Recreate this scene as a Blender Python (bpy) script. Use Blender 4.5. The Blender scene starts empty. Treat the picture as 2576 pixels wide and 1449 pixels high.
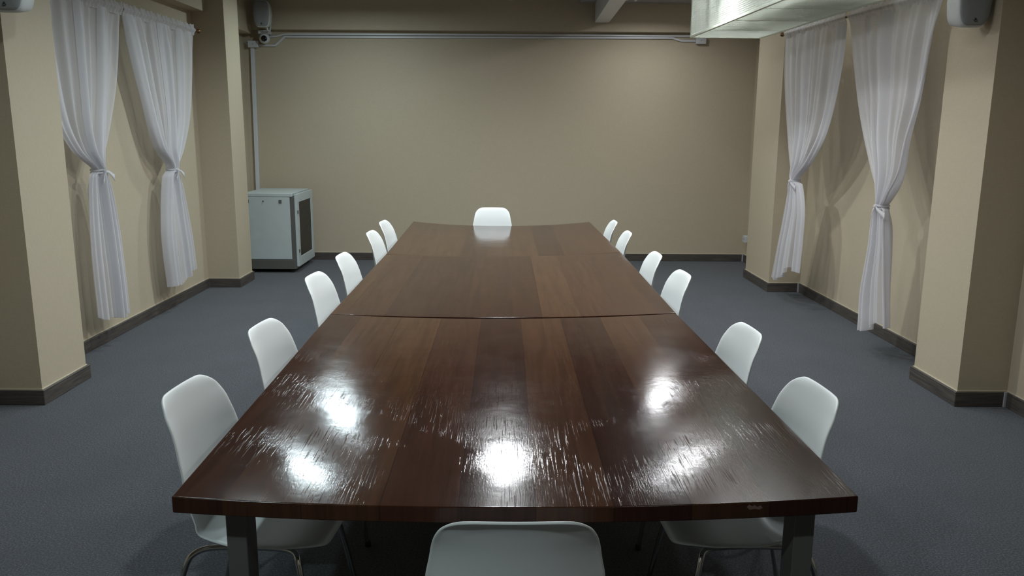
import bpy, bmesh, math, random
from mathutils import Vector, Matrix
random.seed(4)
PI = math.pi
sc = bpy.context.scene
C = sc.collection

# ------------------------------------------------------------------ materials
def srgb(r, g, b):
    f = lambda c: (c/255/12.92) if c/255 <= .04045 else ((c/255+.055)/1.055)**2.4
    return (f(r), f(g), f(b), 1)

def newmat(name):
    m = bpy.data.materials.new(name); m.use_nodes = True
    nt = m.node_tree
    return m, nt, nt.nodes['Principled BSDF']

def N(nt, t, **kw):
    n = nt.nodes.new(t)
    for k, v in kw.items():
        if k in n.inputs.keys(): n.inputs[k].default_value = v
        else: setattr(n, k, v)
    return n

def coords(nt, scale=(1, 1, 1), rot=(0, 0, 0), kind='Object'):
    tc = nt.nodes.new('ShaderNodeTexCoord'); mp = nt.nodes.new('ShaderNodeMapping')
    mp.inputs['Scale'].default_value = scale; mp.inputs['Rotation'].default_value = rot
    nt.links.new(tc.outputs[kind], mp.inputs['Vector'])
    return mp.outputs['Vector']

def noise(nt, vec, scale, detail=4, rough=.5, dist=0.0):
    n = N(nt, 'ShaderNodeTexNoise'); n.inputs['Scale'].default_value = scale
    n.inputs['Detail'].default_value = detail; n.inputs['Roughness'].default_value = rough
    n.inputs['Distortion'].default_value = dist
    nt.links.new(vec, n.inputs['Vector']); return n.outputs['Fac']

def ramp(nt, fac, stops):
    r = nt.nodes.new('ShaderNodeValToRGB'); e = r.color_ramp.elements
    e[0].position, e[0].color = stops[0]; e[1].position, e[1].color = stops[-1]
    for p, c in stops[1:-1]:
        x = e.new(p); x.color = c
    nt.links.new(fac, r.inputs['Fac']); return r.outputs['Color']

def mth(nt, op, a, b=None, c=None, clamp=False):
    m = nt.nodes.new('ShaderNodeMath'); m.operation = op; m.use_clamp = clamp
    for i, v in enumerate((a, b, c)):
        if v is None: continue
        if isinstance(v, (int, float)): m.inputs[i].default_value = v
        else: nt.links.new(v, m.inputs[i])
    return m.outputs[0]

def mixc(nt, fac, a, b, mode='MIX'):
    m = nt.nodes.new('ShaderNodeMix'); m.data_type = 'RGBA'; m.blend_type = mode
    for i, v in ((0, fac), (6, a), (7, b)):
        if isinstance(v, (int, float, tuple)): m.inputs[i].default_value = v
        else: nt.links.new(v, m.inputs[i])
    return m.outputs[2]

def bump(nt, h, strength, dist, bsdf, prev=None):
    b = nt.nodes.new('ShaderNodeBump'); b.inputs['Strength'].default_value = strength
    b.inputs['Distance'].default_value = dist
    nt.links.new(h, b.inputs['Height'])
    if prev is not None: nt.links.new(prev, b.inputs['Normal'])
    if bsdf is not None: nt.links.new(b.outputs[0], bsdf.inputs['Normal'])
    return b.outputs[0]

G = (1, 1, 1, 1)
def grey(v): return (v, v, v, 1)

def m_wall():
    m, nt, b = newmat('linen_wallpaper')
    v1 = coords(nt, (40, 40, 400)); v2 = coords(nt, (330, 330, 26)); v3 = coords(nt, (1, 1, 1))
    a = noise(nt, v1, 1, 3); c = noise(nt, v2, 1, 3); d = noise(nt, v3, 1.3, 2)
    s = mth(nt, 'ADD', mth(nt, 'MULTIPLY', a, .5), mth(nt, 'MULTIPLY', c, .5))
    col = ramp(nt, s, [(.3, srgb(176, 164, 142)), (.7, srgb(189, 177, 155))])
    col = mixc(nt, mth(nt, 'MULTIPLY', d, .12), col, srgb(176, 164, 142))
    nt.links.new(col, b.inputs['Base Color'])
    b.inputs['Roughness'].default_value = .72
    b.inputs['Specular IOR Level'].default_value = .3
    bump(nt, s, .25, .002, b)
    return m

def m_carpet():
    m, nt, b = newmat('carpet')
    v = coords(nt)
    a = noise(nt, v, 130, 4, .7); f = noise(nt, v, 420, 3, .6); c = noise(nt, v, 2.2, 3)
    col = ramp(nt, a, [(.34, srgb(46, 49, 54)), (.5, srgb(71, 75, 81)), (.68, srgb(110, 115, 122))])
    col = mixc(nt, mth(nt, 'MULTIPLY', f, .3), col, srgb(57, 61, 66))
    col = mixc(nt, ramp(nt, c, [(.35, grey(0)), (.75, grey(.3))]), col, srgb(57, 61, 66))
    nt.links.new(col, b.inputs['Base Color'])
    b.inputs['Roughness'].default_value = .95; b.inputs['Specular IOR Level'].default_value = .1
    b.inputs['Sheen Weight'].default_value = .15
    bump(nt, mth(nt, 'ADD', a, f), .6, .006, b)
    return m

def m_base():
    m, nt, b = newmat('dark_wood_grain_skirting')
    v = coords(nt, (3, 3, 60))
    a = noise(nt, v, 1.6, 5, .6, .4)
    col = ramp(nt, a, [(.3, srgb(58, 53, 50)), (.55, srgb(78, 72, 67)), (.75, srgb(96, 88, 82))])
    nt.links.new(col, b.inputs['Base Color']); b.inputs['Roughness'].default_value = .5
    bump(nt, a, .2, .002, b)
    return m

def m_plain(name, rgb, rough=.5, metal=0.0, spec=.5, var=.05, coat=0.0):
    m, nt, b = newmat(name)
    v = coords(nt); n = noise(nt, v, 9, 3)
    c = srgb(*rgb); c2 = tuple(x*(1-var*2) for x in c[:3])+(1,)
    nt.links.new(mixc(nt, n, c, c2), b.inputs['Base Color'])
    b.inputs['Metallic'].default_value = metal
    b.inputs['Specular IOR Level'].default_value = spec
    b.inputs['Coat Weight'].default_value = coat
    n2 = noise(nt, v, 40, 3)
    nt.links.new(mth(nt, 'MULTIPLY_ADD', n2, .1, rough-.05), b.inputs['Roughness'])
    return m

def m_wood(seed):
    """lacquered plank top: boards run along object Y, width about 0.19 m, each with its own tone"""
    m, nt, b = newmat('lacquered_dark_planks')
    tc = nt.nodes.new('ShaderNodeTexCoord'); sep = nt.nodes.new('ShaderNodeSeparateXYZ')
    nt.links.new(tc.outputs['Object'], sep.inputs[0])
    X, Y = sep.outputs[0], sep.outputs[1]
    px = mth(nt, 'MULTIPLY_ADD', X, 1/.205, 20.3+seed*.37)
    idx = mth(nt, 'FLOOR', px); fr = mth(nt, 'FRACT', px)
    wn = N(nt, 'ShaderNodeTexWhiteNoise'); wn.noise_dimensions = '2D'
    cb = nt.nodes.new('ShaderNodeCombineXYZ'); nt.links.new(idx, cb.inputs[0]); cb.inputs[1].default_value = seed*7.1
    nt.links.new(cb.outputs[0], wn.inputs['Vector'])
    # grain coordinates shifted per board
    sh = nt.nodes.new('ShaderNodeCombineXYZ')
    nt.links.new(mth(nt, 'MULTIPLY', X, 34.0), sh.inputs[0])
    nt.links.new(mth(nt, 'MULTIPLY_ADD', wn.outputs['Value'], 30.0, mth(nt, 'MULTIPLY', Y, 1.6)), sh.inputs[1])
    sh.inputs[2].default_value = seed
    grain = noise(nt, sh.outputs[0], 1.0, 6, .62, .6)
    fine = nt.nodes.new('ShaderNodeCombineXYZ')
    nt.links.new(mth(nt, 'MULTIPLY', X, 260.0), fine.inputs[0]); nt.links.new(mth(nt, 'MULTIPLY', Y, 14.0), fine.inputs[1])
    fg = noise(nt, fine.outputs[0], 1.0, 4, .6)
    board = ramp(nt, wn.outputs['Value'], [(0, srgb(50, 27, 20)), (.35, srgb(58, 34, 24)), (.7, srgb(74, 48, 31)), (1, srgb(62, 36, 26))])
    gcol = ramp(nt, grain, [(.3, grey(.62)), (.55, grey(1)), (.8, grey(1.25))])
    col = mixc(nt, 1.0, board, gcol, 'MULTIPLY')
    col = mixc(nt, mth(nt, 'MULTIPLY', fg, .25), col, srgb(40, 20, 16))
    # scuffs
    v = tc.outputs['Object']
    sc1 = nt.nodes.new('ShaderNodeMapping'); sc1.inputs['Scale'].default_value = (30, 3, 1); sc1.inputs['Rotation'].default_value = (0, 0, .12)
    nt.links.new(v, sc1.inputs['Vector'])
    scf = ramp(nt, noise(nt, sc1.outputs[0], 3.0, 5, .75), [(.66, grey(0)), (.74, grey(.35))])
    col = mixc(nt, scf, col, srgb(112, 78, 60))
    # thin dark joint between boards
    edge = mth(nt, 'MINIMUM', fr, mth(nt, 'SUBTRACT', 1.0, fr))
    joint = mth(nt, 'LESS_THAN', edge, .006)
    col = mixc(nt, mth(nt, 'MULTIPLY', joint, .6), col, srgb(26, 12, 10))
    nt.links.new(col, b.inputs['Base Color'])
    # lacquer
    cloud = noise(nt, v, 3.2, 4, .6)
    rg = mth(nt, 'MULTIPLY_ADD', cloud, .12, .06)
    nt.links.new(rg, b.inputs['Roughness'])
    b.inputs['Specular IOR Level'].default_value = .21
    b.inputs['Coat Weight'].default_value = .14; b.inputs['Coat Roughness'].default_value = .05
    # cracked lacquer: long fine ridges, in patches
    cr = nt.nodes.new('ShaderNodeCombineXYZ')
    nt.links.new(mth(nt, 'MULTIPLY', X, 230.0), cr.inputs[0]); nt.links.new(mth(nt, 'MULTIPLY', Y, 6.0), cr.inputs[1])
    cn = noise(nt, cr.outputs[0], 1.0, 3, .55, .35)
    ridge = ramp(nt, cn, [(.58, grey(0)), (.64, grey(1)), (.69, grey(.1))])
    patch = ramp(nt, noise(nt, v, 2.6, 3, .5), [(.46, grey(.05)), (.64, grey(1))])
    hgt = mth(nt, 'MULTIPLY', ridge, patch)
    ff = noise(nt, fine.outputs[0], 1.2, 3, .7)
    lump = noise(nt, v, 7.0, 3, .5)
    gv = nt.nodes.new('ShaderNodeMapping'); gv.inputs['Scale'].default_value = (190, 70, 1)
    nt.links.new(v, gv.inputs['Vector'])
    gr = noise(nt, gv.outputs[0], 1.0, 3, .7)
    n0 = bump(nt, lump, .10, .006, None)
    n1 = bump(nt, mth(nt, 'MULTIPLY', ff, mth(nt, 'ADD', patch, .35)), .3, .0005, None, n0)
    n1 = bump(nt, gr, .25, .00035, None, n1)
    n2 = bump(nt, joint, -.6, .002, None, n1)
    nn = bump(nt, hgt, .34, .0005, b, n2)
    nt.links.new(nn, b.inputs['Coat Normal'])
    return m

def m_sheer():
    m, nt, b = newmat('sheer_white_fabric')
    out = nt.nodes['Material Output']
    v = coords(nt, (500, 500, 500)); w = noise(nt, v, 1, 2)
    b.inputs['Base Color'].default_value = srgb(232, 231, 234); b.inputs['Roughness'].default_value = .8
    b.inputs['Specular IOR Level'].default_value = .15
    b.inputs['Sheen Weight'].default_value = .2
    tr = nt.nodes.new('ShaderNodeBsdfTranslucent'); tr.inputs['Color'].default_value = srgb(232, 231, 236)
    tp = nt.nodes.new('ShaderNodeBsdfTransparent')
    mx = nt.nodes.new('ShaderNodeMixShader'); mx.inputs[0].default_value = .4
    nt.links.new(b.outputs[0], mx.inputs[1]); nt.links.new(tr.outputs[0], mx.inputs[2])
    lw = nt.nodes.new('ShaderNodeLayerWeight'); lw.inputs['Blend'].default_value = .5
    m2 = nt.nodes.new('ShaderNodeMixShader')
    nt.links.new(mth(nt, 'MULTIPLY', mth(nt, 'MULTIPLY_ADD', w, .2, .24), mth(nt, 'SUBTRACT', 1.0, lw.outputs['Facing'], clamp=True)), m2.inputs[0])
    nt.links.new(mx.outputs[0], m2.inputs[1]); nt.links.new(tp.outputs[0], m2.inputs[2])
    nt.links.new(m2.outputs[0], out.inputs['Surface'])
    return m

def m_perf(pitch=.017, hole=.34, rot=0.0):
    m, nt, b = newmat('perforated_white_sheet')
    out = nt.nodes['Material Output']
    b.inputs['Base Color'].default_value = srgb(226, 229, 222); b.inputs['Roughness'].default_value = .4
    tc = nt.nodes.new('ShaderNodeTexCoord'); sep = nt.nodes.new('ShaderNodeSeparateXYZ')
    nt.links.new(tc.outputs['UV'], sep.inputs[0])
    fx = mth(nt, 'SUBTRACT', mth(nt, 'FRACT', mth(nt, 'MULTIPLY', sep.outputs[0], 1/pitch)), .5)
    fy = mth(nt, 'SUBTRACT', mth(nt, 'FRACT', mth(nt, 'MULTIPLY', sep.outputs[1], 1/pitch)), .5)
    d = mth(nt, 'SQRT', mth(nt, 'ADD', mth(nt, 'MULTIPLY', fx, fx), mth(nt, 'MULTIPLY', fy, fy)))
    h = mth(nt, 'LESS_THAN', d, hole)
    tp = nt.nodes.new('ShaderNodeBsdfTransparent')
    tl = nt.nodes.new('ShaderNodeBsdfTranslucent'); tl.inputs['Color'].default_value = srgb(226, 230, 222)
    m0 = nt.nodes.new('ShaderNodeMixShader'); m0.inputs[0].default_value = .45
    nt.links.new(b.outputs[0], m0.inputs[1]); nt.links.new(tl.outputs[0], m0.inputs[2])
    mx = nt.nodes.new('ShaderNodeMixShader'); nt.links.new(h, mx.inputs[0])
    nt.links.new(m0.outputs[0], mx.inputs[1]); nt.links.new(tp.outputs[0], mx.inputs[2])
    nt.links.new(mx.outputs[0], out.inputs['Surface'])
    return m

M = dict(
    wall=m_wall(), carpet=m_carpet(), base=m_base(),
    ceiling=m_plain('ceiling_paint', (176, 176, 180), .8),
    caulk=m_plain('cream_caulk', (200, 192, 170), .6),
    shell=m_plain('white_moulded_plastic', (225, 230, 229), .38, spec=.45, var=.01),
    chrome=m_plain('polished_chrome', (200, 198, 194), .12, 1.0, var=.02),
    rubber=m_plain('black_rubber', (24, 24, 25), .7),
    legmetal=m_plain('brushed_grey_steel', (104, 104, 100), .45, .2),
    rackw=m_plain('pale_grey_powder_coat', (186, 196, 196), .42),
    rackd=m_plain('dark_grey_powder_coat', (92, 92, 88), .45),
    glass=m_plain('smoked_glass', (22, 20, 18), .35, spec=.25),
    conduit=m_plain('white_pvc', (206, 208, 212), .4),
    spk=m_plain('white_speaker_shell', (208, 212, 212), .42),
    grille=m_plain('grey_speaker_grille', (150, 154, 156), .6),
    black=m_plain('black_plastic', (14, 14, 15), .25),
    badge=m_plain('speaker_badge', (60, 60, 60), .4),
    badgel=m_plain('badge_bar', (160, 160, 156), .4),
    brass=m_plain('aged_brass', (120, 84, 50), .4, .6),
    duct=m_plain('galvanised_white', (222, 226, 232), .35, .2),
    acw=m_plain('white_sheet_metal', (222, 226, 222), .4),
    acframe=m_plain('cream_white_frame', (228, 236, 220), .4),
    sheer=m_sheer(), perf=m_perf(), chip=m_plain('bare_wood', (112, 92, 84), .8),
)
WOODS = [m_wood(1.0), m_wood(2.0), m_wood(3.6)]

# ------------------------------------------------------------------ mesh helpers
def link(o):
    C.objects.link(o); return o

def obj(name, bm, mat, parent=None, smooth=False, bevel=0, seg=2, loc=None):
    me = bpy.data.meshes.new(name)
    bmesh.ops.recalc_face_normals(bm, faces=bm.faces)
    bm.to_mesh(me); bm.free()
    if mat: me.materials.append(mat)
    if smooth: me.polygons.foreach_set('use_smooth', [True]*len(me.polygons))
    o = bpy.data.objects.new(name, me); link(o)
    if loc: o.location = loc
    if parent is not None: o.parent = parent
    if bevel:
        md = o.modifiers.new('bevel', 'BEVEL'); md.width = bevel; md.segments = seg; md.limit_method = 'ANGLE'
        md.harden_normals = False
    return o

def bx(bm, x0, x1, y0, y1, z0, z1):
    vs = [bm.verts.new((x, y, z)) for z in (z0, z1) for x, y in ((x0, y0), (x1, y0), (x1, y1), (x0, y1))]
    for f in ((0, 3, 2, 1), (4, 5, 6, 7), (0, 1, 5, 4), (1, 2, 6, 5), (2, 3, 7, 6), (3, 0, 4, 7)):
        bm.faces.new([vs[i] for i in f])
    return bm

def box(x0, x1, y0, y1, z0, z1): return bx(bmesh.new(), x0, x1, y0, y1, z0, z1)

def prism(bm, pts, z0, z1):
    a = [bm.verts.new((x, y, z0)) for x, y in pts]; b = [bm.verts.new((x, y, z1)) for x, y in pts]
    n = len(pts)
    bm.faces.new(a[::-1]); bm.faces.new(b)
    for i in range(n): bm.faces.new((a[i], a[(i+1) % n], b[(i+1) % n], b[i]))
    return bm

def smoothpath(pts, it=3):
    """round the corners of a polyline (Chaikin, ends kept)"""
    P = [Vector(p) for p in pts]
    for _ in range(it):
        Q = [P[0]]
        for a, b in zip(P, P[1:]):
            Q += [a.lerp(b, .25), a.lerp(b, .75)]
        Q.append(P[-1]); P = Q
    return P

def tube(bm, pts, r, seg=10, rx=None):
    P = [Vector(p) for p in pts]
    rings = []; up = None
    for i, p in enumerate(P):
        t = (P[min(i+1, len(P)-1)]-P[max(i-1, 0)]).normalized()
        if up is None:
            up = Vector((0, 0, 1)) if abs(t.z) < .9 else Vector((0, 1, 0))
        a = t.cross(up).normalized(); b_ = a.cross(t).normalized(); up = b_
        rr = r if not callable(r) else r(i/(len(P)-1))
        rings.append([bm.verts.new(p+a*math.cos(2*PI*k/seg)*rr+b_*math.sin(2*PI*k/seg)*(rx or rr)) for k in range(seg)])
    for A, B in zip(rings, rings[1:]):
        for k in range(seg): bm.faces.new((A[k], A[(k+1) % seg], B[(k+1) % seg], B[k]))
    bm.faces.new(rings[0][::-1]); bm.faces.new(rings[-1])
    return bm

def lathe(bm, prof, center, axis='z', seg=20):
    """prof = [(radius, along)]"""
    c = Vector(center); rings = []
    for r, h in prof:
        ring = []
        for k in range(seg):
            a, b_ = r*math.cos(2*PI*k/seg), r*math.sin(2*PI*k/seg)
            v = {'z': (a, b_, h), 'y': (a, h, b_), 'x': (h, a, b_)}[axis]
            ring.append(bm.verts.new(c+Vector(v)))
        rings.append(ring)
    for A, B in zip(rings, rings[1:]):
        for k in range(seg): bm.faces.new((A[k], A[(k+1) % seg], B[(k+1) % seg], B[k]))
    bm.faces.new(rings[0][::-1]); bm.faces.new(rings[-1])
    return bm

def thing(name, label, cat, loc=(0, 0, 0), rz=0, group=None):
    o = bpy.data.objects.new(name, None); link(o); o.empty_display_size = .1
    o.location = loc; o.rotation_euler = (0, 0, rz)
    return tag(o, label, cat, group)

def tag(o, label, cat, group=None):
    o['label'] = label; o['category'] = cat
    if group: o['group'] = group
    return o

def struct(o):
    o['kind'] = 'structure'; return o

def dup(root, label, loc, rz, group=None):
    r = root.copy(); link(r); r.location = loc; r.rotation_euler = (0, 0, rz); r['label'] = label
    if group: r['group'] = group
    for ch in list(root.children):
        c = ch.copy(); link(c); c.parent = r
        for g in list(ch.children):
            d = g.copy(); link(d); d.parent = c
    return r

# ------------------------------------------------------------------ room shell
ZC = 3.27
YB = 10.44
YN = -2.6
BH, BT = .095, .02
# outer line of the skirting on each side, from near to far
LP = [(-3.166, YN), (-3.166, 4.77), (-2.832, 4.77), (-2.832, 5.34), (-3.166, 5.34), (-3.166, 8.541), (-2.832, 8.541), (-2.832, 9.027), (-3.24, 9.027), (-3.24, YB)]
RP = [(3.139, YN), (3.139, 4.795), (2.8226, 4.795), (2.8226, 5.375), (3.139, 5.375), (3.139, 8.425), (2.8025, 8.425), (2.8025, 9.306), (3.125, 9.306), (3.125, YB)]

def inset(pl, s):
    """wall line behind the skirting line: s = -1 left side, +1 right side"""
    out = []
    for i, (x, y) in enumerate(pl):
        dy = 0
        if 0 < i < len(pl)-1:
            xa = pl[i-1][0] if abs(pl[i-1][1]-y) < 1e-6 else pl[i+1][0]
            # the face that runs along x at this y: does the room lie nearer or farther?
            j = i-1 if abs(pl[i-1][1]-y) < 1e-6 else i
            intoroom = (pl[j+1][0]-pl[j][0])*(-s) > 0      # pillar's near face
            dy = BT if intoroom else -BT
        if i == len(pl)-1: dy = BT
        out.append((x+s*BT, y+dy))
    return out
WL = inset(LP, -1); WR = inset(RP, 1)
bm = bmesh.new(); prism(bm, [(-3.7, YN)]+[(-3.7, YB+BT)][:0]+WL+[(-3.7, YB+BT)], 0, ZC)
struct(obj('wall_left', bm, M['wall']))
bm = bmesh.new(); prism(bm, WR+[(3.7, YB+BT), (3.7, YN)], 0, ZC)
struct(obj('wall_right', bm, M['wall']))
struct(obj('wall_back', box(-3.7, 3.7, YB+BT, YB+.3, 0, ZC), M['wall']))
struct(obj('wall_front', box(-3.7, 3.7, YN-.2, YN, 0, ZC), M['wall']))
struct(obj('floor', box(-3.7, 3.7, YN-.2, YB+.3, -.1, 0), M['carpet']))
struct(obj('ceiling', box(-3.7, 3.7, YN-.2, YB+.3, ZC, ZC+.1), M['ceiling']))

def skirting(name, inner, outer):
    bm = bmesh.new()
    n = len(inner)
    A = [[bm.verts.new((p[0], p[1], z)) for z in (0, BH)] for p in inner]
    B = [[bm.verts.new((p[0], p[1], z)) for z in (0, BH)] for p in outer]
    for i in range(n-1):
        bm.faces.new((A[i][0], A[i+1][0], A[i+1][1], A[i][1]))
        bm.faces.new((A[i][1], A[i+1][1], B[i+1][1], B[i][1]))
        bm.faces.new((B[i][0], B[i][1], B[i+1][1], B[i+1][0]))
        bm.faces.new((A[i][0], B[i][0], B[i+1][0], A[i+1][0]))
    for i in (0, n-1): bm.faces.new((A[i][0], A[i][1], B[i][1], B[i][0]))
    o = struct(obj(name, bm, M['base'], bevel=.003, seg=1))
    bm = bmesh.new()
    for (p, q), (r, s) in zip(zip(inner, inner[1:]), zip(outer, outer[1:])):
        pts = [Vector((r[0], r[1])), Vector((s[0], s[1]))]
        k = .3
        a2 = pts[0].lerp(Vector(p), k); b2 = pts[1].lerp(Vector(q), k)
        prism(bm, [tuple(pts[0]), tuple(pts[1]), tuple(b2), tuple(a2)], BH, BH+.005)
    obj('caulk_line', bm, M['caulk'], o)
    return o
skirting('baseboard_left', LP, WL)
skirting('baseboard_right', RP, WR)
skirting('baseboard_back', [(LP[-1][0], YB), (RP[-1][0], YB)], [(LP[-1][0], YB+BT), (RP[-1][0], YB+BT)])
# pale filler strips in the inner corners of the skirting on the right
for i, (x, y, dx) in enumerate([(3.125, YB, -.012), (3.139, 8.425, -.012), (3.139, 4.795, -.012)]):
    struct(obj('trim_%d' % (i+4), box(x+dx, x+.004, y-.012, y-.0005, 0.001, BH+.004), M['ceiling']))
# dropped beams (soffits)
struct(obj('trim_1', box(-3.26, 3.145, 10.34, YB+BT, 2.874, ZC), M['wall']))
struct(obj('trim_8', box(.9, 3.72, YN-.1, 10.34, 3.212, ZC), M['ceiling']))
def sof(name, x0, x1, y0, y1, z0): struct(obj(name, box(x0, x1, y0, y1, z0, ZC), M['wall']))
sof('trim_2', -3.186, -3.04, 5.32, 8.561, 2.835)
struct(obj('trim_3', box(3.03, 3.159, 5.355, 8.445, 2.835, 3.212), M['wall']))
sof('trim_7', -3.26, -3.12, 9.007, 10.34, 2.82)

# ------------------------------------------------------------------ camera
f_px, pitch, yaw, roll, cz = 2029.02, .194724, .0095816, .00626, 1.692
F = Vector((math.sin(yaw)*math.cos(pitch), math.cos(yaw)*math.cos(pitch), -math.sin(pitch)))
Rt = Vector((math.cos(yaw), -math.sin(yaw), 0)); U = Rt.cross(F)
R2 = Rt*math.cos(roll)+U*math.sin(roll); U2 = -Rt*math.sin(roll)+U*math.cos(roll)
cam = bpy.data.objects.new('camera', bpy.data.cameras.new('camera')); link(cam)
mw = Matrix((R2, U2, -F)).transposed().to_4x4(); mw.translation = Vector((0, 0, cz))
cam.matrix_world = mw
cam.data.sensor_width = 36; cam.data.sensor_fit = 'HORIZONTAL'; cam.data.lens = f_px/2576*36
cam.data.clip_start = .05; cam.data.clip_end = 60
sc.camera = cam

# ------------------------------------------------------------------ tables
def make_table(k, corners, sag0, sag1, label, dz=0.0, legs=True):
    """corners: near-left, near-right, far-right, far-left on the top plane"""
    nl, nr, fr, fl = [Vector((c[0], c[1], 0)) for c in corners]
    cen = (nl+nr+fr+fl)/4
    t = thing('conference_table', label, 'table', (cen.x, cen.y, 0), 0, 'tables in the long row')
    TH = .046
    nx, ny = 36, 24
    bm = bmesh.new(); top = []; bot = []
    def sagf(u, v): return (sag0*(1-v)+sag1*v)*(1-abs(2*u-1)**2.2)
    for j in range(ny+1):
        v = j/ny; rt = []; rb = []
        for i in range(nx+1):
            u = i/nx
            p = nl.lerp(nr, u).lerp(fl.lerp(fr, u), v)-cen
            z = .75+dz-sagf(u, v)
            rt.append(bm.verts.new((p.x, p.y, z))); rb.append(bm.verts.new((p.x, p.y, z-TH)))
        top.append(rt); bot.append(rb)
    for j in range(ny):
        for i in range(nx):
            bm.faces.new((top[j][i], top[j][i+1], top[j+1][i+1], top[j+1][i]))
            bm.faces.new((bot[j][i], bot[j+1][i], bot[j+1][i+1], bot[j][i+1]))
    for i in range(nx):
        bm.faces.new((top[0][i], bot[0][i], bot[0][i+1], top[0][i+1]))
        bm.faces.new((top[ny][i], top[ny][i+1], bot[ny][i+1], bot[ny][i]))
    for j in range(ny):
        bm.faces.new((top[j][0], top[j+1][0], bot[j+1][0], bot[j][0]))
        bm.faces.new((top[j][nx], bot[j][nx], bot[j+1][nx], top[j+1][nx]))
    o = obj('tabletop', bm, WOODS[k], t, bevel=.004, seg=3)
    o.data.polygons.foreach_set('use_smooth', [True]*len(o.data.polygons))
    wm = o.modifiers.new('wn', 'WEIGHTED_NORMAL'); wm.weight = 100; wm.mode = 'FACE_AREA'
    y0 = min(nl.y, nr.y)-cen.y; y1 = min(fl.y, fr.y)-cen.y
    xl = nl.x-cen.x+.105; xr = nr.x-cen.x-.133
    zt = .75+dz-TH
    for ya in (y0+(.085 if k < 2 else .004), y1-.17):
        v = (ya-y0)/(y1-y0)
        for xa in (xl, xr-.055+.055):
            u = (xa-xl+.1)/(xr-xl+.3)
            obj('leg', box(xa, xa+.055, ya, ya+.085, .0, zt-.013), M['legmetal'], t, bevel=.002, seg=1)
        b2 = bmesh.new()
        s = sag0*(1-v)+sag1*v
        bx(b2, xl+.056, xr-.001, ya+.03, ya+.07, zt-s-.022, zt-s-.003)
        obj('cross_rail', b2, M['legmetal'], t, bevel=.002, seg=1)
    return t
T1 = [(-.863, 1.957), (.934, 1.966), (.9, 4.112), (-.899, 4.061)]
T2 = [(-.899, 4.068), (.902, 4.124), (.912, 6.236), (-.905, 6.09)]
T3 = [(-.905, 6.097), (.912, 6.246), (.881, 8.348), (-.941, 8.301)]
t1 = make_table(0, T1, .030, .026, 'glossy dark brown plank table, nearest of the three, with bright lamp reflections')
t2 = make_table(1, T2, .022, .026, 'brown plank table in the middle of the row of three')
t3 = make_table(2, T3, .030, .045, 'brown plank table at the far end, before the back wall')
# a chip of bare wood on the near table's front edge
bm = bmesh.new()
pts = [(.0, .004), (.006, .012), (.014, .006), (.02, .010), (.028, .005), (.036, .009), (.042, .002), (.034, -.003), (.02, -.001), (.008, -.004)]
a = [bm.verts.new((x, 0, z)) for x, z in pts]; b_ = [bm.verts.new((x, .002, z)) for x, z in pts]
bm.faces.new(a); bm.faces.new(b_[::-1])
for i in range(len(pts)): bm.faces.new((a[i], b_[i], b_[(i+1) % len(pts)], a[(i+1) % len(pts)]))
ch = obj('chip', bm, M['chip'], t1, loc=(.640-t1.location.x, 1.9645-t1.location.y, .716)); ch['label'] = 'pale chip in the dark front edge'

# ------------------------------------------------------------------ chairs
HCH = .88
PROF = [(.238, .405), (.236, .422), (.222, .436), (.17, .444), (.08, .438), (0, .431), (-.08, .428), (-.14, .438), (-.182, .475),
        (-.203, .535), (-.214, .61), (-.224, .69), (-.236, .77), (-.251, .83), (-.262, .862), (-.272, .88)]
def catmull(P, n):
    out = []
    for i in range(len(P)-1):
        p0 = P[max(i-1, 0)]; p1 = P[i]; p2 = P[i+1]; p3 = P[min(i+2, len(P)-1)]
        for k in range(n):
            t = k/n
            out.append(tuple(.5*((2*b)+(-a+c)*t+(2*a-5*b+4*c-d)*t*t+(-a+3*b-3*c+d)*t**3) for a, b, c, d in zip(p0, p1, p2, p3)))
    out.append(P[-1]); return out
def lerpt(tab, s):
    for (a, va), (b, vb) in zip(tab, tab[1:]):
        if s <= b: k = (s-a)/(b-a); k = k*k*(3-2*k); return va+(vb-va)*k
    return tab[-1][1]
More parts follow.
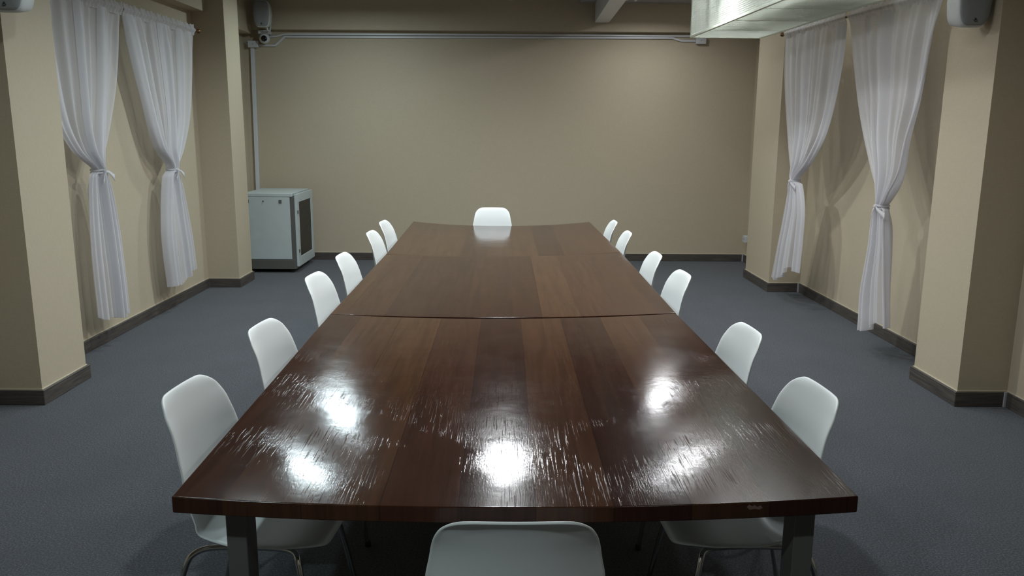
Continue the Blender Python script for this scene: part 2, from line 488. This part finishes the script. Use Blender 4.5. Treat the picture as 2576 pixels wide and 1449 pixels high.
def shell_mesh():
    P = catmull(PROF, 4)
    S = [0]
    for a, b in zip(P, P[1:]): S.append(S[-1]+math.hypot(b[0]-a[0], b[1]-a[1]))
    L = S[-1]
    # resample with dense rows near both ends for the rounded corners
    samples = [0, .003, .008, .016, .026, .04, .055, .075, .1, .13, .17, .21, .25, .29, .33, .37, .4, .43, .46, .5, .55, .6, .65, .69]
    samples += [L-x for x in (.2, .165, .135, .11, .088, .07, .054, .04, .028, .018, .009, .003, 0)]
    samples = sorted(s for s in set(samples) if s <= L)
    def at(s):
        for i in range(len(S)-1):
            if s <= S[i+1]+1e-9:
                k = (s-S[i])/(S[i+1]-S[i]); a, b = P[i], P[i+1]
                return Vector((a[0]+(b[0]-a[0])*k, a[1]+(b[1]-a[1])*k)), Vector((b[0]-a[0], b[1]-a[1])).normalized()
    W = [(0, .222), (.15, .232), (.35, .236), (.45, .232), (.55, .222), (.7, .203), (L-.15, .193), (L, .172)]
    D = [(0, .004), (.1, .012), (.25, .022), (.38, .05), (.47, .07), (.6, .056), (.72, .045), (L-.12, .038), (L-.04, .026), (L, .016)]
    bm = bmesh.new(); rows = []; nu = 22
    for s in samples:
        c, t = at(s); n = Vector((-t.y, t.x))
        if n.x < 0 and s > .4: n = -n
        if s <= .4 and n.y < 0: n = -n
        if c.x < -.1 and n.x < 0: n = -n
        w = w0 = lerpt(W, s)
        r0 = .14; r1 = .07
        if s < r0: w = w-r0+math.sqrt(max(r0*r0-(r0-s)**2, 0))
        e = L-s
        if e < r1: w = w-r1+math.sqrt(max(r1*r1-(r1-e)**2, 0))
        d = lerpt(D, s); row = []
        for i in range(nu+1):
            u = -1+2*i/nu; u = math.sin(u*PI/2)*.35+u*.65
            ux = abs(u)*w/w0; off = d*ux**2.1
            edge = min((1-abs(u))*w, e if s > .4 else 1)
            off -= .003*max(0, 1-edge/.012)**1.6
            arch = .014*ux**2.5*max(0, 1-e/.12) if s > .4 else 0
            row.append(bm.verts.new((u*w, c.x+n.x*off, c.y+n.y*off-arch)))
        rows.append(row)
    for A, B in zip(rows, rows[1:]):
        for i in range(nu): bm.faces.new((A[i], A[i+1], B[i+1], B[i]))
    return bm

def make_chair(label):
    t = thing('shell_chair', label, 'chair', group='white shell chairs around the tables')
    o = obj('seat_shell', shell_mesh(), M['shell'], t, smooth=True)
    md = o.modifiers.new('thick', 'SOLIDIFY'); md.thickness = .007; md.offset = -1; md.use_even_offset = False
    md = o.modifiers.new('sub', 'SUBSURF'); md.levels = 1; md.render_levels = 1
    for s in (-1, 1):
        P = smoothpath([(s*.215, .235, .012), (s*.185, .165, .382), (s*.16, .15, .404), (s*.15, .09, .408), (s*.15, -.1, .402), (s*.165, -.165, .394), (s*.19, -.2, .36), (s*.215, -.275, .012)], 3)
        fr = obj('leg_frame', tube(bmesh.new(), P, .0095, 12), M['chrome'], t, smooth=True)
        for y in (.2355, -.2755):
            obj('foot_cap', lathe(bmesh.new(), [(.011, 0), (.013, .004), (.012, .02), (.01, .024)], (s*.215, y, 0), 'z', 14), M['rubber'], fr, smooth=True)
    for y in (.07, -.08):
        obj('cross_bar', tube(bmesh.new(), [(-.15, y, .405), (-.05, y, .411), (.05, y, .411), (.15, y, .405)], .008, 10), M['chrome'], t, smooth=True)
    return t
# world positions of the top of each backrest -> origin is .272 in front of it
L = [(-1.045, 2.5, -6, 'white shell chair nearest the camera on the left side of the tables'),
     (-1.04, 3.33, -6, 'white shell chair, second from the camera on the left side'),
     (-1.095, 4.51, -6, 'white shell chair, third from the camera on the left side, beside the middle table'),
     (-1.085, 5.26, -4, 'white shell chair, fourth from the camera on the left side, before the grey cabinet'),
     (-1.09, 6.46, -4, 'white shell chair, fifth from the camera on the left side, by the far table'),
     (-1.1, 7.2, -5, 'white shell chair farthest from the camera on the left side')]
Rr = [(1.035, 2.5, 4, 'white shell chair nearest the camera on the right side of the tables'),
      (1.045, 3.29, 4, 'white shell chair, second from the camera on the right side'),
      (1.06, 4.63, 4, 'white shell chair, third from the camera on the right side, beside the middle table'),
      (1.04, 5.37, 2, 'white shell chair, fourth from the camera on the right side'),
      (1.02, 6.52, 1, 'white shell chair, fifth from the camera on the right side, by the far table'),
      (1.01, 7.3, 1, 'white shell chair farthest from the camera on the right side')]
places = []
for x, y, a, lab in L: places.append((x, y, -PI/2+math.radians(a), lab))
for x, y, a, lab in Rr: places.append((x, y, PI/2+math.radians(a), lab))
places.append((.028, 1.578, math.radians(.3), 'white shell chair at the near end, its back to the camera'))
places.append((-.13, 8.53, PI, 'white shell chair at the far end, facing the camera, mirrored in the tabletop'))
first = None
for i, (x, y, rz, lab) in enumerate(places):
    dx, dy = -math.sin(rz)*.272, math.cos(rz)*.272
    loc = (x+dx, y+dy, 0)
    if first is None:
        first = make_chair(lab); first.location = loc; first.rotation_euler = (0, 0, rz)
    else: dup(first, lab, loc, rz)

# ------------------------------------------------------------------ curtains
def interp(tab, z):
    """tab = [(y, z)] from high z to low z, smooth interpolation"""
    T = sorted(((b, a) for a, b in tab), reverse=True)
    if z >= T[0][0]:
        (z0, y0), (z1, y1) = T[0], T[1]; return y0+(y1-y0)*(z-z0)/(z1-z0)*.3
    if z <= T[-1][0]: return T[-1][1]
    for i in range(len(T)-1):
        if T[i+1][0] <= z <= T[i][0]:
            z0, y0 = T[i]; z1, y1 = T[i+1]
            m0 = (T[i+1][1]-T[max(i-1, 0)][1])/(T[i+1][0]-T[max(i-1, 0)][0])
            m1 = (T[min(i+2, len(T)-1)][1]-T[i][1])/(T[min(i+2, len(T)-1)][0]-T[i][0])
            h = z1-z0; t = (z-z0)/h
            return (2*t**3-3*t*t+1)*y0+(t**3-2*t*t+t)*h*m0+(-2*t**3+3*t*t)*y1+(t**3-t*t)*h*m1

def curtain(label, x0, s, ul, ur, bl, br, ybow, seed, hem):
    """s = +1: room lies towards +x. ul/ur outlines above the knot, bl/br below."""
    rnd = random.Random(seed)
    ztl, ztr = ul[0][1], ur[0][1]
    zk = (ul[-1][1]+ur[-1][1])/2-.05; ykc = (bl[0][0]+br[0][0]+ul[-1][0]+ur[-1][0])/4
    kn = (ykc-.028, ykc+.028) if ul[0][0] < ur[0][0] else (ykc+.028, ykc-.028)
    UL = ul+[(kn[0], zk)]; UR = ur+[(kn[1], zk)]
    BL = [(kn[0], zk)]+bl; BR = [(kn[1], zk)]+br
    t = thing('curtain', label, 'curtain', (x0, ykc, 0), 0, 'tied white sheer curtains')
    npl = 5.6+rnd.random()*1.6; ph = rnd.random()*6
    amps = [.6+.8*rnd.random() for _ in range(24)]
    def pleat(u, k):
        a = math.sin(2*PI*npl*(u+.035*math.sin(7*u+ph))+ph+.6*math.sin(2*PI*npl*u+1))*.7+math.sin(2*PI*npl*.47*u+ph*2)*.55+math.sin(2*PI*npl*2.7*u+ph)*.16*k
        return a*amps[int(u*23)]*.35+a*.65
    def panel(zs_fn, LT, RT, nrow, zt, zb, upper):
        bm = bmesh.new(); nu = 110; rows = []
        for j in range(nrow+1):
            q = j/nrow; row = []
            for i in range(nu+1):
                u = i/nu
                z = zt(u)*(1-q)+zb(u)*q
                yl, yr = interp(LT, z), interp(RT, z)
                y = yl+(yr-yl)*u
                width = abs(yr-yl)
                gather = max(0, min(1, 1-width/1.1))
                A = .026+.020*gather
                if upper: A *= .4+.6*min(1, q*6)
                x = s*A*pleat(u, 1)
                # bundle rounds towards the knot
                near = math.exp(-((z-zk)/.09)**2)
                x = x*(1-.35*near)+s*near*.028*(math.sqrt(max(0, 1-(2*u-1)**2))-.4)
                if not upper:
                    x += s*.035*math.sin(PI*u)*min(1, q*1.5)*.9
                row.append(bm.verts.new((x, y-ykc, z)))
            rows.append(row)
        for A_, B_ in zip(rows, rows[1:]):
            for i in range(nu): bm.faces.new((A_[i], A_[i+1], B_[i+1], B_[i]))
        # doubled side hem and an overlapping fold: cloth lying over the panel
        bands = [(0, .15), (.42, .55), (.70, .78)] if s > 0 else [(.86, 1), (.40, .52), (.18, .27)]
        for (ua, ub), lift in zip(bands, (.010, .014, .012)):
            i0, i1 = int(ua*nu), int(ub*nu); lay = []
            for j, row in enumerate(rows):
                q = []
                for i in range(i0, i1+1):
                    c = row[i].co; k = (i-i0)/(i1-i0)
                    q.append(bm.verts.new((c.x+s*lift*(.4+math.sin(PI*k)), c.y, c.z)))
                lay.append(q)
            for A_, B_ in zip(lay, lay[1:]):
                for i in range(len(A_)-1): bm.faces.new((A_[i], A_[i+1], B_[i+1], B_[i]))
        return bm
    obj('drape', panel(None, UL, UR, 60, lambda u: (ztl+(ztr-ztl)*u)-.03, lambda u: zk, True), M['sheer'], t, smooth=True)
    hb = lambda u: bl[-1][1]+(br[-1][1]-bl[-1][1])*u+hem*math.sin(PI*u*2)+.012*math.sin(14*u+ph)
    lo = panel(None, BL, BR, 44, lambda u: zk, hb, False)
    obj('lower_drape', lo, M['sheer'], t, smooth=True)
    # a second fold layer behind, hem hanging a little lower
    mid = [((a[0]+b[0])/2, a[1]) for a, b in zip(bl, br[:len(bl)])] if False else None
    # header: gathered casing with a ruffle above the rod
    bm = bmesh.new(); nu = 150; rows = []
    yl, yr = ul[0][0], ur[0][0]
    for j, (dz, amp, puff) in enumerate([(.045, .012, .006), (.022, .008, .010), (.012, .003, .020), (.0, .003, .024), (-.012, .003, .020), (-.022, .004, .010), (-.05, .006, .002)]):
        row = []
        for i in range(nu+1):
            u = i/nu
            w = math.sin(u*150+ph+j*.3)*.6+math.sin(u*61+ph)*.6
            z = (ztl+(ztr-ztl)*u)+dz+(.006*w if j == 0 else 0)
            row.append(bm.verts.new((s*(puff+amp*w), yl+(yr-yl)*u-ykc, z)))
        rows.append(row)
    for A_, B_ in zip(rows, rows[1:]):
        for i in range(nu): bm.faces.new((A_[i], A_[i+1], B_[i+1], B_[i]))
    obj('header', bm, M['sheer'], t, smooth=True)
    # tie: two wraps, a knot and two ends
    tb = bmesh.new()
    for dz in (-.012, .008):
        ring = [(.044*math.cos(a), .046*math.sin(a), zk+dz+.006*math.sin(a)) for a in [2*PI*k/24 for k in range(25)]]
        tube(tb, ring, .008, 8)
    lathe(tb, [(.004, -.016), (.015, -.01), (.018, 0), (.014, .01), (.004, .016)], (s*.05, .0, zk), 'z', 12)
    d = ybow
    def ribbon(pts, w0, w1):
        P = smoothpath(pts, 2); n = len(P); prev = None
        for i, p in enumerate(P):
            q = i/(n-1); w = w0+(w1-w0)*q**1.4
            a = tb.verts.new(p+Vector((0, 0, w))); b = tb.verts.new(p-Vector((0, 0, w)))
            a2 = tb.verts.new(p+Vector((.003, 0, w))); b2 = tb.verts.new(p+Vector((.003, 0, -w)))
            if prev:
                tb.faces.new((prev[0], a, b, prev[1])); tb.faces.new((prev[2], prev[3], b2, a2))
                tb.faces.new((prev[0], prev[2], a2, a)); tb.faces.new((prev[1], b, b2, prev[3]))
            prev = (a, b, a2, b2)
    ribbon([(s*.05, 0, zk), (s*.065, d*.04, zk-.012), (s*.06, d*.09, zk-.035), (s*.05, d*.15, zk-.060)], .006, .028)
    ribbon([(s*.05, 0, zk), (s*.062, -d*.02, zk-.03), (s*.058, -d*.04, zk-.08)], .006, .018)
    obj('tie', tb, M['sheer'], t, smooth=True)
    return t

L1l = [(5.40, 2.590), (5.42, 2.358), (5.46, 2.127), (5.58, 1.738), (5.769, 1.521), (6.007, 1.399)]
L1r = [(6.673, 2.602), (6.622, 2.42), (6.568, 2.205), (6.464, 1.929), (6.274, 1.597), (6.151, 1.437)]
L1bl = [(5.985, 1.342), (5.931, 1.115), (5.9, .737), (5.91, .29)]
L1br = [(6.174, 1.332), (6.281, .958), (6.309, .576), (6.328, .201)]
L2l = [(6.69, 2.602), (6.802, 2.287), (6.927, 1.979), (7.153, 1.518), (7.378, 1.361)]
L2r = [(8.197, 2.615), (8.10, 2.142), (7.95, 1.764), (7.725, 1.505), (7.511, 1.355)]
L2bl = [(7.297, 1.252), (7.18, .855), (7.17, .571), (7.208, .27)]
L2br = [(7.538, 1.256), (7.669, .95), (7.759, .635), (7.805, .335)]
R1l = [(8.313, 2.635), (8.242, 2.19), (8.056, 1.687), (7.856, 1.272)]
R1r = [(6.831, 2.600), (6.884, 2.175), (7.077, 1.69), (7.387, 1.405), (7.661, 1.264)]
R1bl = [(7.864, 1.202), (8.047, .706), (8.225, .206)]
R1br = [(7.63, 1.217), (7.481, .999), (7.46, .704), (7.483, .38)]
R2l = [(6.795, 2.599), (6.609, 2.157), (6.421, 1.783), (6.172, 1.425), (5.98, 1.2)]
R2r = [(5.33, 2.565), (5.421, 2.276), (5.496, 1.902), (5.603, 1.64), (5.665, 1.393), (5.834, 1.198)]
R2bl = [(6.01, 1.123), (6.05, .833), (6.143, .444), (6.138, .173)]
R2br = [(5.853, 1.139), (5.767, .874), (5.708, .592), (5.638, .30)]
XLc, XRc = -3.03, 2.78
curtain('white sheer curtain on the left wall, beside the near pillar', XLc, 1, L1l, L1r, L1bl, L1br, 1, 3, -.015)
curtain('white sheer curtain on the left wall, beside the far pillar', XLc, 1, L2l, L2r, L2bl, L2br, 1, 8, -.03)
curtain('white sheer curtain on the right, hanging before the far pillar', XRc, -1, R1l, R1r, R1bl, R1br, -1, 12, -.05)
curtain('wide white sheer curtain on the right, hanging next to the near pillar', XRc, -1, R2l, R2r, R2bl, R2br, -1, 21, -.03)

def rod(label, x, y0, y1, z0, z1, wallx):
    t = thing('curtain_rod', label, 'curtain rod', (x, (y0+y1)/2, 0), 0, 'brass curtain rods')
    cy = (y0+y1)/2
    obj('rod', tube(bmesh.new(), [(0, y0-cy, z0), (0, y1-cy, z1)], .010, 12), M['brass'], t, smooth=True)
    for y, z, d in ((y0, z0, -1), (y1, z1, 1)):
        pr = [(.010, 0), (.013, .006*d), (.012, .010*d), (.02, .02*d), (.022, .03*d), (.016, .042*d), (.005, .05*d)]
        obj('finial', lathe(bmesh.new(), pr, (0, y-cy, z), 'y', 14), M['brass'], t, smooth=True)
        b = bmesh.new(); yy = y-d*.02-cy
        bx(b, min(0, wallx-x), max(0, wallx-x), yy-.006, yy+.006, z-.016, z-.004)
        obj('bracket', b, M['brass'], t)
rod('brass curtain rod along the left wall', XLc+.008, 5.385, 8.27, 2.590, 2.616, -3.184)
rod('brass curtain rod along the right side below the mesh ceiling box', XRc-.008, 5.32, 8.365, 2.565, 2.636, 3.155)

# ------------------------------------------------------------------ equipment cabinet
t = thing('equipment_cabinet', 'pale grey equipment cabinet with smoked glass door in the back left corner', 'cabinet', (-2.75, 9.85, 0))
x0, x1, y0, y1, z0, z1 = -.31, .29, -.41, .40, .045, .94
obj('frame', box(x0+.012, x1-.0, y0+.012, y1, z0+.002, z1-.045), M['rackd'], t, bevel=.004)
obj('top_cover', box(x0, x1-.02, y0, y1, z1-.043, z1), M['rackw'], t, bevel=.006)
sp = obj('side_panel', box(x0+.004, x1-.05, y0, y0+.011, z0+.118, z1-.046), M['rackw'], t, bevel=.003)
for xx in (-.265, .115):
    l_ = obj('latch', box(xx, xx+.034, y0-.006, y0-.0005, z1-.115, z1-.075), M['rackd'], sp, bevel=.002)
bm = lathe(bmesh.new(), [(.009, 0), (.009, -.006), (.004, -.009)], (-.065, y0-.0005, z1-.09), 'y', 14)
obj('key_lock', bm, M['chrome'], sp)
obj('plinth', box(x0+.006, x1-.012, y0-.002, y1, z0, z0+.114), M['rackd'], t, bevel=.004)
dr = obj('door', bx(bx(bx(bx(bmesh.new(), x1+.002, x1+.03, y0+.012, y0+.115, z0+.03, z1-.012), x1+.002, x1+.03, y1-.105, y1-.01, z0+.03, z1-.012), x1+.002, x1+.03, y0+.115, y1-.105, z0+.03, z0+.14), x1+.002, x1+.03, y0+.115, y1-.105, z1-.11, z1-.012), M['rackw'], t, bevel=.003)
obj('glass_pane', box(x1+.008, x1+.022, y0+.114, y1-.104, z0+.139, z1-.109), M['glass'], dr)
for zz in (.70, .24):
    obj('hinge', box(x1+.029, x1+.04, y0+.02, y0+.05, zz, zz+.04), M['rackd'], dr, bevel=.003)
for xx in (x0+.06, x1-.06):
    for yy in (y0+.05, y1-.06):
        b = bmesh.new(); lathe(b, [(.008, -.012), (.02, -.011), (.022, 0), (.02, .011), (.008, .012)], (xx, yy, .0225), 'y', 16)
        bx(b, xx-.012, xx+.012, yy-.018, yy+.018, .036, z0+.002)
        obj('caster', b, M['rubber'], t, smooth=False)

# ------------------------------------------------------------------ conduits on the back wall
yw = YB+BT
def wire(name, pts, w, h, label, cat, group=None):
    """flat rectangular trunking along a polyline lying on the back wall"""
    bm = bmesh.new(); rings = []
    P = [Vector((p[0], 0, p[1])) for p in pts]
    for i, p in enumerate(P):
        a = (P[i]-P[i-1]).normalized() if i else (P[1]-P[0]).normalized()
        b = (P[i+1]-P[i]).normalized() if i < len(P)-1 else a
        t_ = (a+b).normalized(); n = Vector((-t_.z, 0, t_.x)); k = 1/max(.4, abs(t_.dot(a)))
        rings.append([bm.verts.new(p+n*s*w/2*k+Vector((0, yw-.001-d, 0))) for s, d in ((-1, 0), (1, 0), (1, h), (-1, h))])
    for A, B in zip(rings, rings[1:]):
        for k in range(4): bm.faces.new((A[k], A[(k+1) % 4], B[(k+1) % 4], B[k]))
    bm.faces.new(rings[0]); bm.faces.new(rings[-1][::-1])
    return tag(obj(name, bm, M['conduit'], bevel=.003), label, cat, group)
o1 = wire('conduit', [(-2.955, 2.792), (-2.85, 2.80), (-2.74, 2.826), (-1.5, 2.832), (1.2, 2.843), (2.46, 2.838)], .022, .02, 'upper of the two thin white conduits below the back beam', 'conduit', 'white conduits on the back wall')
o2 = wire('conduit', [(-3.07, 2.690), (-2.86, 2.690), (-2.74, 2.797), (-1.5, 2.800), (1.2, 2.812), (2.08, 2.814), (2.19, 2.782), (2.37, 2.782)], .024, .024, 'lower of the two thin white conduits, bent down at both ends', 'conduit', 'white conduits on the back wall')
wire('conduit', [(-3.238, 2.725), (-3.20, 2.703), (-3.18, 2.70)], .02, .02, 'short bent white conduit left of the corner junction box', 'conduit', 'white conduits on the back wall')
wire('conduit', [(-3.145, 2.665), (-3.175, .80)], .045, .035, 'wide white vertical conduit dropping to the grey cabinet', 'conduit', 'white conduits on the back wall')
def jbox(x0, x1, z0, z1, label):
    t = thing('junction_box', label, 'junction box', ((x0+x1)/2, yw-.002, z0), 0, 'white junction boxes')
    w = (x1-x0)/2
    obj('base', box(-w, w, -.05, 0, 0, z1-z0), M['conduit'], t, bevel=.004)
    li = obj('lid', box(-w-.003, w+.003, -.066, -.051, -.003, z1-z0+.003), M['conduit'], t, bevel=.005)
    obj('screw', lathe(bmesh.new(), [(.005, 0), (.005, -.003), (.002, -.004)], (0, -.0665, (z1-z0)/2), 'y', 10), M['chrome'], li)
jbox(-3.185, -3.065, 2.665, 2.74, 'white junction box in the back left corner, above the vertical conduit')
jbox(2.37, 2.49, 2.745, 2.822, 'white junction box on the back wall below the mesh ceiling box')
for x in (-1.28, 1.02):
    pass
t = thing('socket_box', 'small white surface socket low on the right wall by the back corner', 'socket', (3.122, 10.24, .285), 0)
obj('back_box', box(-.045, .022, -.06, .06, 0, .08), M['conduit'], t, bevel=.005)
pl = obj('face_plate', box(-.054, -.046, -.062, .062, -.002, .082), M['conduit'], t, bevel=.004)
for yy, zz in ((-.02, .05), (-.02, .03), (-.035, .04), (.02, .05), (.02, .03), (.035, .04)):
    obj('socket_slot', box(-.0552, -.0535, yy-.003, yy+.003, zz-.004, zz+.004), M['black'], pl)

# ------------------------------------------------------------------ dome camera
t = thing('security_camera', 'small white ball security camera with black lens below the far left speaker', 'camera', (-2.965, 10.375, 2.862), 0)
obj('mount', box(-.065, .065, -.07, .09, -.045, -.001), M['conduit'], t, bevel=.008)
ball = lathe(bmesh.new(), [(.012, .062), (.035, .055), (.055, .035), (.066, .0), (.06, -.03), (.04, -.054), (.01, -.066)], (0, -.02, -.095), 'z', 24)
obj('body', ball, M['spk'], t, smooth=True)
ln = lathe(bmesh.new(), [(.034, -.045), (.036, -.066), (.028, -.074), (.01, -.078)], (.012, -.02, -.103), 'y', 20)
obj('lens', ln, M['black'], t, smooth=True)

# ------------------------------------------------------------------ speakers
def speaker(label, loc, rz, tilt, arm):
    t = thing('loudspeaker', label, 'speaker', loc, rz, 'white wall loudspeakers')
    # outline of the front: softly barrel shaped, narrower towards the foot
    def outline(sc_, y, crown):
        pts = []
        n = 40
        for k in range(n):
            a = 2*PI*k/n
            c, s_ = math.cos(a), math.sin(a)
            e = 2/5.2
            x = math.copysign(abs(c)**e, c); z = math.copysign(abs(s_)**e, s_)
            w = .100*(1-.05*(z+.2)**2-(.22*max(0, -z-.2))-.06*max(0, z-.4))
            pts.append(Vector((x*w*sc_, y, .155+z*.155*sc_)))
        return pts
    bm = bmesh.new()
    rings = []
    for sc_, y in ((.80, .06), (.86, .055), (.93, .0), (1, -.06), (1.0, -.085), (.97, -.098), (.93, -.104)):
        rings.append([bm.verts.new(p) for p in outline(sc_, y, 0)])
    for A, B in zip(rings, rings[1:]):
        for k in range(40): bm.faces.new((A[k], A[(k+1) % 40], B[(k+1) % 40], B[k]))
    bm.faces.new(rings[0]); bm.faces.new(rings[-1][::-1])
    body = obj('cabinet', bm, M['spk'], t, smooth=True)
    body.rotation_euler = (tilt, 0, 0)
    bm = bmesh.new(); rings = []
    for sc_, y in ((.94, -.1045), (.93, -.108), (.85, -.114), (.5, -.118), (.1, -.119)):
        rings.append([bm.verts.new(p) for p in outline(sc_, y, 0)])
    for A, B in zip(rings, rings[1:]):
        for k in range(40): bm.faces.new((A[k], A[(k+1) % 40], B[(k+1) % 40], B[k]))
    bm.faces.new(rings[0]); bm.faces.new(rings[-1][::-1])
    g = obj('grille', bm, M['grille'], body, smooth=True)
    # badge: dark rounded mark with a pale bar, a small dot above
    bm = lathe(bmesh.new(), [(.009, 0), (.009, -.002), (.007, -.003)], (0, -.1175, .035), 'y', 20)
    for v in bm.verts: v.co.z = .035+(v.co.z-.035)*.75
    lathe(bm, [(.005, 0), (.005, -.002), (.004, -.003)], (0, -.1175, .045), 'y', 16)
    obj('badge', bm, M['badge'], g)
    obj('badge_bar', box(-.005, .005, -.1222, -.1206, .0325, .0352), M['badgel'], g)
    br = bmesh.new(); tube(br, smoothpath(arm, 2), .012, 10)
    obj('bracket', br, M['spk'], t, smooth=True)
    return t
speaker('white loudspeaker on the beam above the grey cabinet', (-2.91, 10.18, 2.866), 0, .0, [(.03, .02, .01), (.03, .02, -.02), (.03, .12, -.025), (.03, .15, .03), (.03, .162, .06)])
speaker('white loudspeaker at the top right on the near right pillar', (2.722, 4.98, 2.29), 0, .0, [(.02, .05, .15), (.08, .09, .15), (.121, .09, .15)])
speaker('white loudspeaker at the top left corner on the near left pillar', (-2.70, 4.68, 2.295), math.radians(5), .0, [(-.02, .05, .15), (-.06, .10, .15), (-.14, .22, .15), (-.20, .24, .15)])

# ------------------------------------------------------------------ ceiling duct
t = thing('ceiling_trunking', 'white rectangular trunking running under the ceiling to the back beam', 'duct', (1.105, 7.5, 0), math.radians(-1.5))
obj('trunk', box(-.087, .087, -2.2, 2.81, 2.975, 3.205), M['duct'], t, bevel=.003)
obj('collar', box(-.096, .096, .95, 1.01, 2.966, 3.207), M['duct'], t, bevel=.002)
b = bmesh.new(); bx(b, .095, .19, .98, 1.01, 2.99, 3.02); bx(b, .165, .19, .93, 1.06, 2.965, 3.12)
obj('side_bracket', b, M['conduit'], t, bevel=.003)

# ------------------------------------------------------------------ mesh ceiling box with fan coil inside
def uvbox_plane(p0, ex, ey, w, h, nx=1, th=.002):
    """thin perforated sheet with uv in metres"""
    bm = bmesh.new(); uv = bm.loops.layers.uv.new()
    ex, ey = Vector(ex), Vector(ey); n = ex.cross(ey).normalized()*th
    V = {}
    for k in (0, 1):
        for i, (a, b) in enumerate(((0, 0), (w, 0), (w, h), (0, h))):
            V[(k, i)] = bm.verts.new(Vector(p0)+ex*a+ey*b+n*k)
    q = [(0, 0), (w, 0), (w, h), (0, h)]
    for k in (0, 1):
        f = bm.faces.new([V[(k, i)] for i in (range(4) if k else (3, 2, 1, 0))])
        for l in f.loops:
            for i in range(4):
                if l.vert is V[(k, i)]: l[uv].uv = q[i]
    for i in range(4):
        j = (i+1) % 4
        f = bm.faces.new((V[(0, i)], V[(0, j)], V[(1, j)], V[(1, i)]))
        for l in f.loops: l[uv].uv = (0, 0)
    return bm
AW, AL, AZ0, AZ1 = .72, 3.6, 2.60, 3.10
acl = (1.85, 8.41, 0)
t = thing('mesh_ceiling_box', 'long white perforated metal box hung from the ceiling at the right', 'air conditioner cover', acl, math.radians(2.6))
b = bmesh.new(); e = .022
for x in (0, AW-e):
    for z in (AZ0, AZ1-e): bx(b, x, x+e, -AL, 0, z, z+e)
for y in (-AL, -e):
    for z in (AZ0, AZ1-e): bx(b, e, AW-e, y, y+e, z, z+e)
    for x in (0, AW-e): bx(b, x, x+e, y, y+e, AZ0+e, AZ1-e)
obj('frame', b, M['acframe'], t, bevel=.002, seg=1)
for yy in (-.62, -1.3, -2.0, -2.7):
    obj('cross_bar', box(e, AW-e, yy, yy+.02, AZ0+.012, AZ0+.03), M['acframe'], t)
P_ = M['perf']
for yy in (-.55, -.85, -1.25, -1.9, -2.6):
    obj('upright', box(.03, .05, yy-.03, yy+.03, AZ0+e, AZ1-e), M['acframe'], t)
ys = [-e, -.61, -1.29, -1.99, -2.69, -AL+e]
for ya, yb in zip(ys, ys[1:]):
    obj('bottom_panel', uvbox_plane((e, yb+.006, AZ0+.006), (1, 0, 0), (0, 1, 0), AW-2*e, abs(yb-ya)-.012), P_, t)
    obj('side_panel', uvbox_plane((.008, yb, AZ0+e), (0, 1, 0), (0, 0, 1), abs(yb-ya), AZ1-AZ0-2*e), P_, t)
    obj('side_panel', uvbox_plane((AW-.010, yb, AZ0+e), (0, 1, 0), (0, 0, 1), abs(yb-ya), AZ1-AZ0-2*e), P_, t)
for yy in (-e+.012, -AL+.008):
    obj('end_panel', uvbox_plane((e, yy, AZ0+e), (1, 0, 0), (0, 0, 1), AW-2*e, AZ1-AZ0-2*e), P_, t)
for x in (.05, AW-.05):
    for y in (-.3, -AL+.3):
        obj('hanger', tube(bmesh.new(), [(x, y, AZ1-.01), (x, y, 3.212)], .006, 8), M['conduit'], t)
t = thing('fan_coil_unit', 'white ventilation unit inside the perforated ceiling box', 'air conditioner', (1.96, 6.9, 0), math.radians(2.6))
obj('casing', box(.14, .58, -1.0, .35, 2.80, 3.04), M['acw'], t, bevel=.006)
obj('outlet_collar', box(.18, .54, .352, .5, 2.83, 3.0), M['acw'], t, bevel=.004)
obj('duct_end', box(.20, .52, .502, 1.05, 2.84, 2.98), M['duct'], t, bevel=.004)
obj('drain_pan', box(.12, .60, -1.0, .33, 2.77, 2.798), M['acw'], t, bevel=.004)

# ------------------------------------------------------------------ lamps
def lamp(x, y, z, w, col=(1, 1, 1), size=.13, spread=150, tx=0, ty=0):
    l = bpy.data.lights.new('ceiling_or_added_lamp', 'AREA'); l.shape = 'DISK'; l.size = size
    l.energy = w; l.color = col; l.spread = math.radians(spread)
    o = bpy.data.objects.new('ceiling_or_added_lamp', l); link(o); o.location = (x, y, z)
    d = Vector((tx, ty, -1)); o.rotation_euler = d.to_track_quat('-Z', 'Y').to_euler()
    return o
cool = (.80, .96, 1.0); neut = (.95, .985, 1.0)
ZL = 2.98
for x, y, z, w, c, sp in ((-1.70, 8.95, 3.11, 17, cool, 180), (-1.62, 7.0, ZL, 12, cool, 160), (.02, 7.45, ZL, 27, neut, 175),
                      (1.74, 9.45, 3.11, 10, neut, 165), (1.54, 7.15, ZL, 11, neut, 150),
                      (-1.6, 5.5, ZL, 8, cool, 160), (.02, 5.6, ZL, 25, neut, 165), (1.45, 5.6, ZL, 8, neut, 160),
                      (-1.6, 3.9, ZL, 7, cool, 160), (1.45, 4.0, ZL, 6, neut, 160), (.0, 4.0, ZL, 24, neut, 165),
                      (-1.3, .2, ZL, 16, cool, 160), (.8, .3, ZL, 4.5, neut, 160)):
    lamp(x, y, z, w, c, spread=sp)
# added strip light, assumed inside the perforated box to make it glow
o = lamp(2.2, 6.75, 3.06, 62, (.98, 1.0, .98), spread=170)
o.data.shape = 'RECTANGLE'; o.data.size = .05; o.data.size_y = 3.0; o.rotation_euler = (PI, 0, -math.radians(2.6))   # shines up on the ceiling

w = bpy.data.worlds.new('world'); sc.world = w; w.use_nodes = True
w.node_tree.nodes['Background'].inputs[0].default_value = (.75, .85, 1, 1)
w.node_tree.nodes['Background'].inputs[1].default_value = .02

sc.view_settings.view_transform = 'Standard'; sc.view_settings.look = 'None'
sc.view_settings.gamma = 1; sc.view_settings.use_curve_mapping = False
sc.view_settings.exposure = 0.58
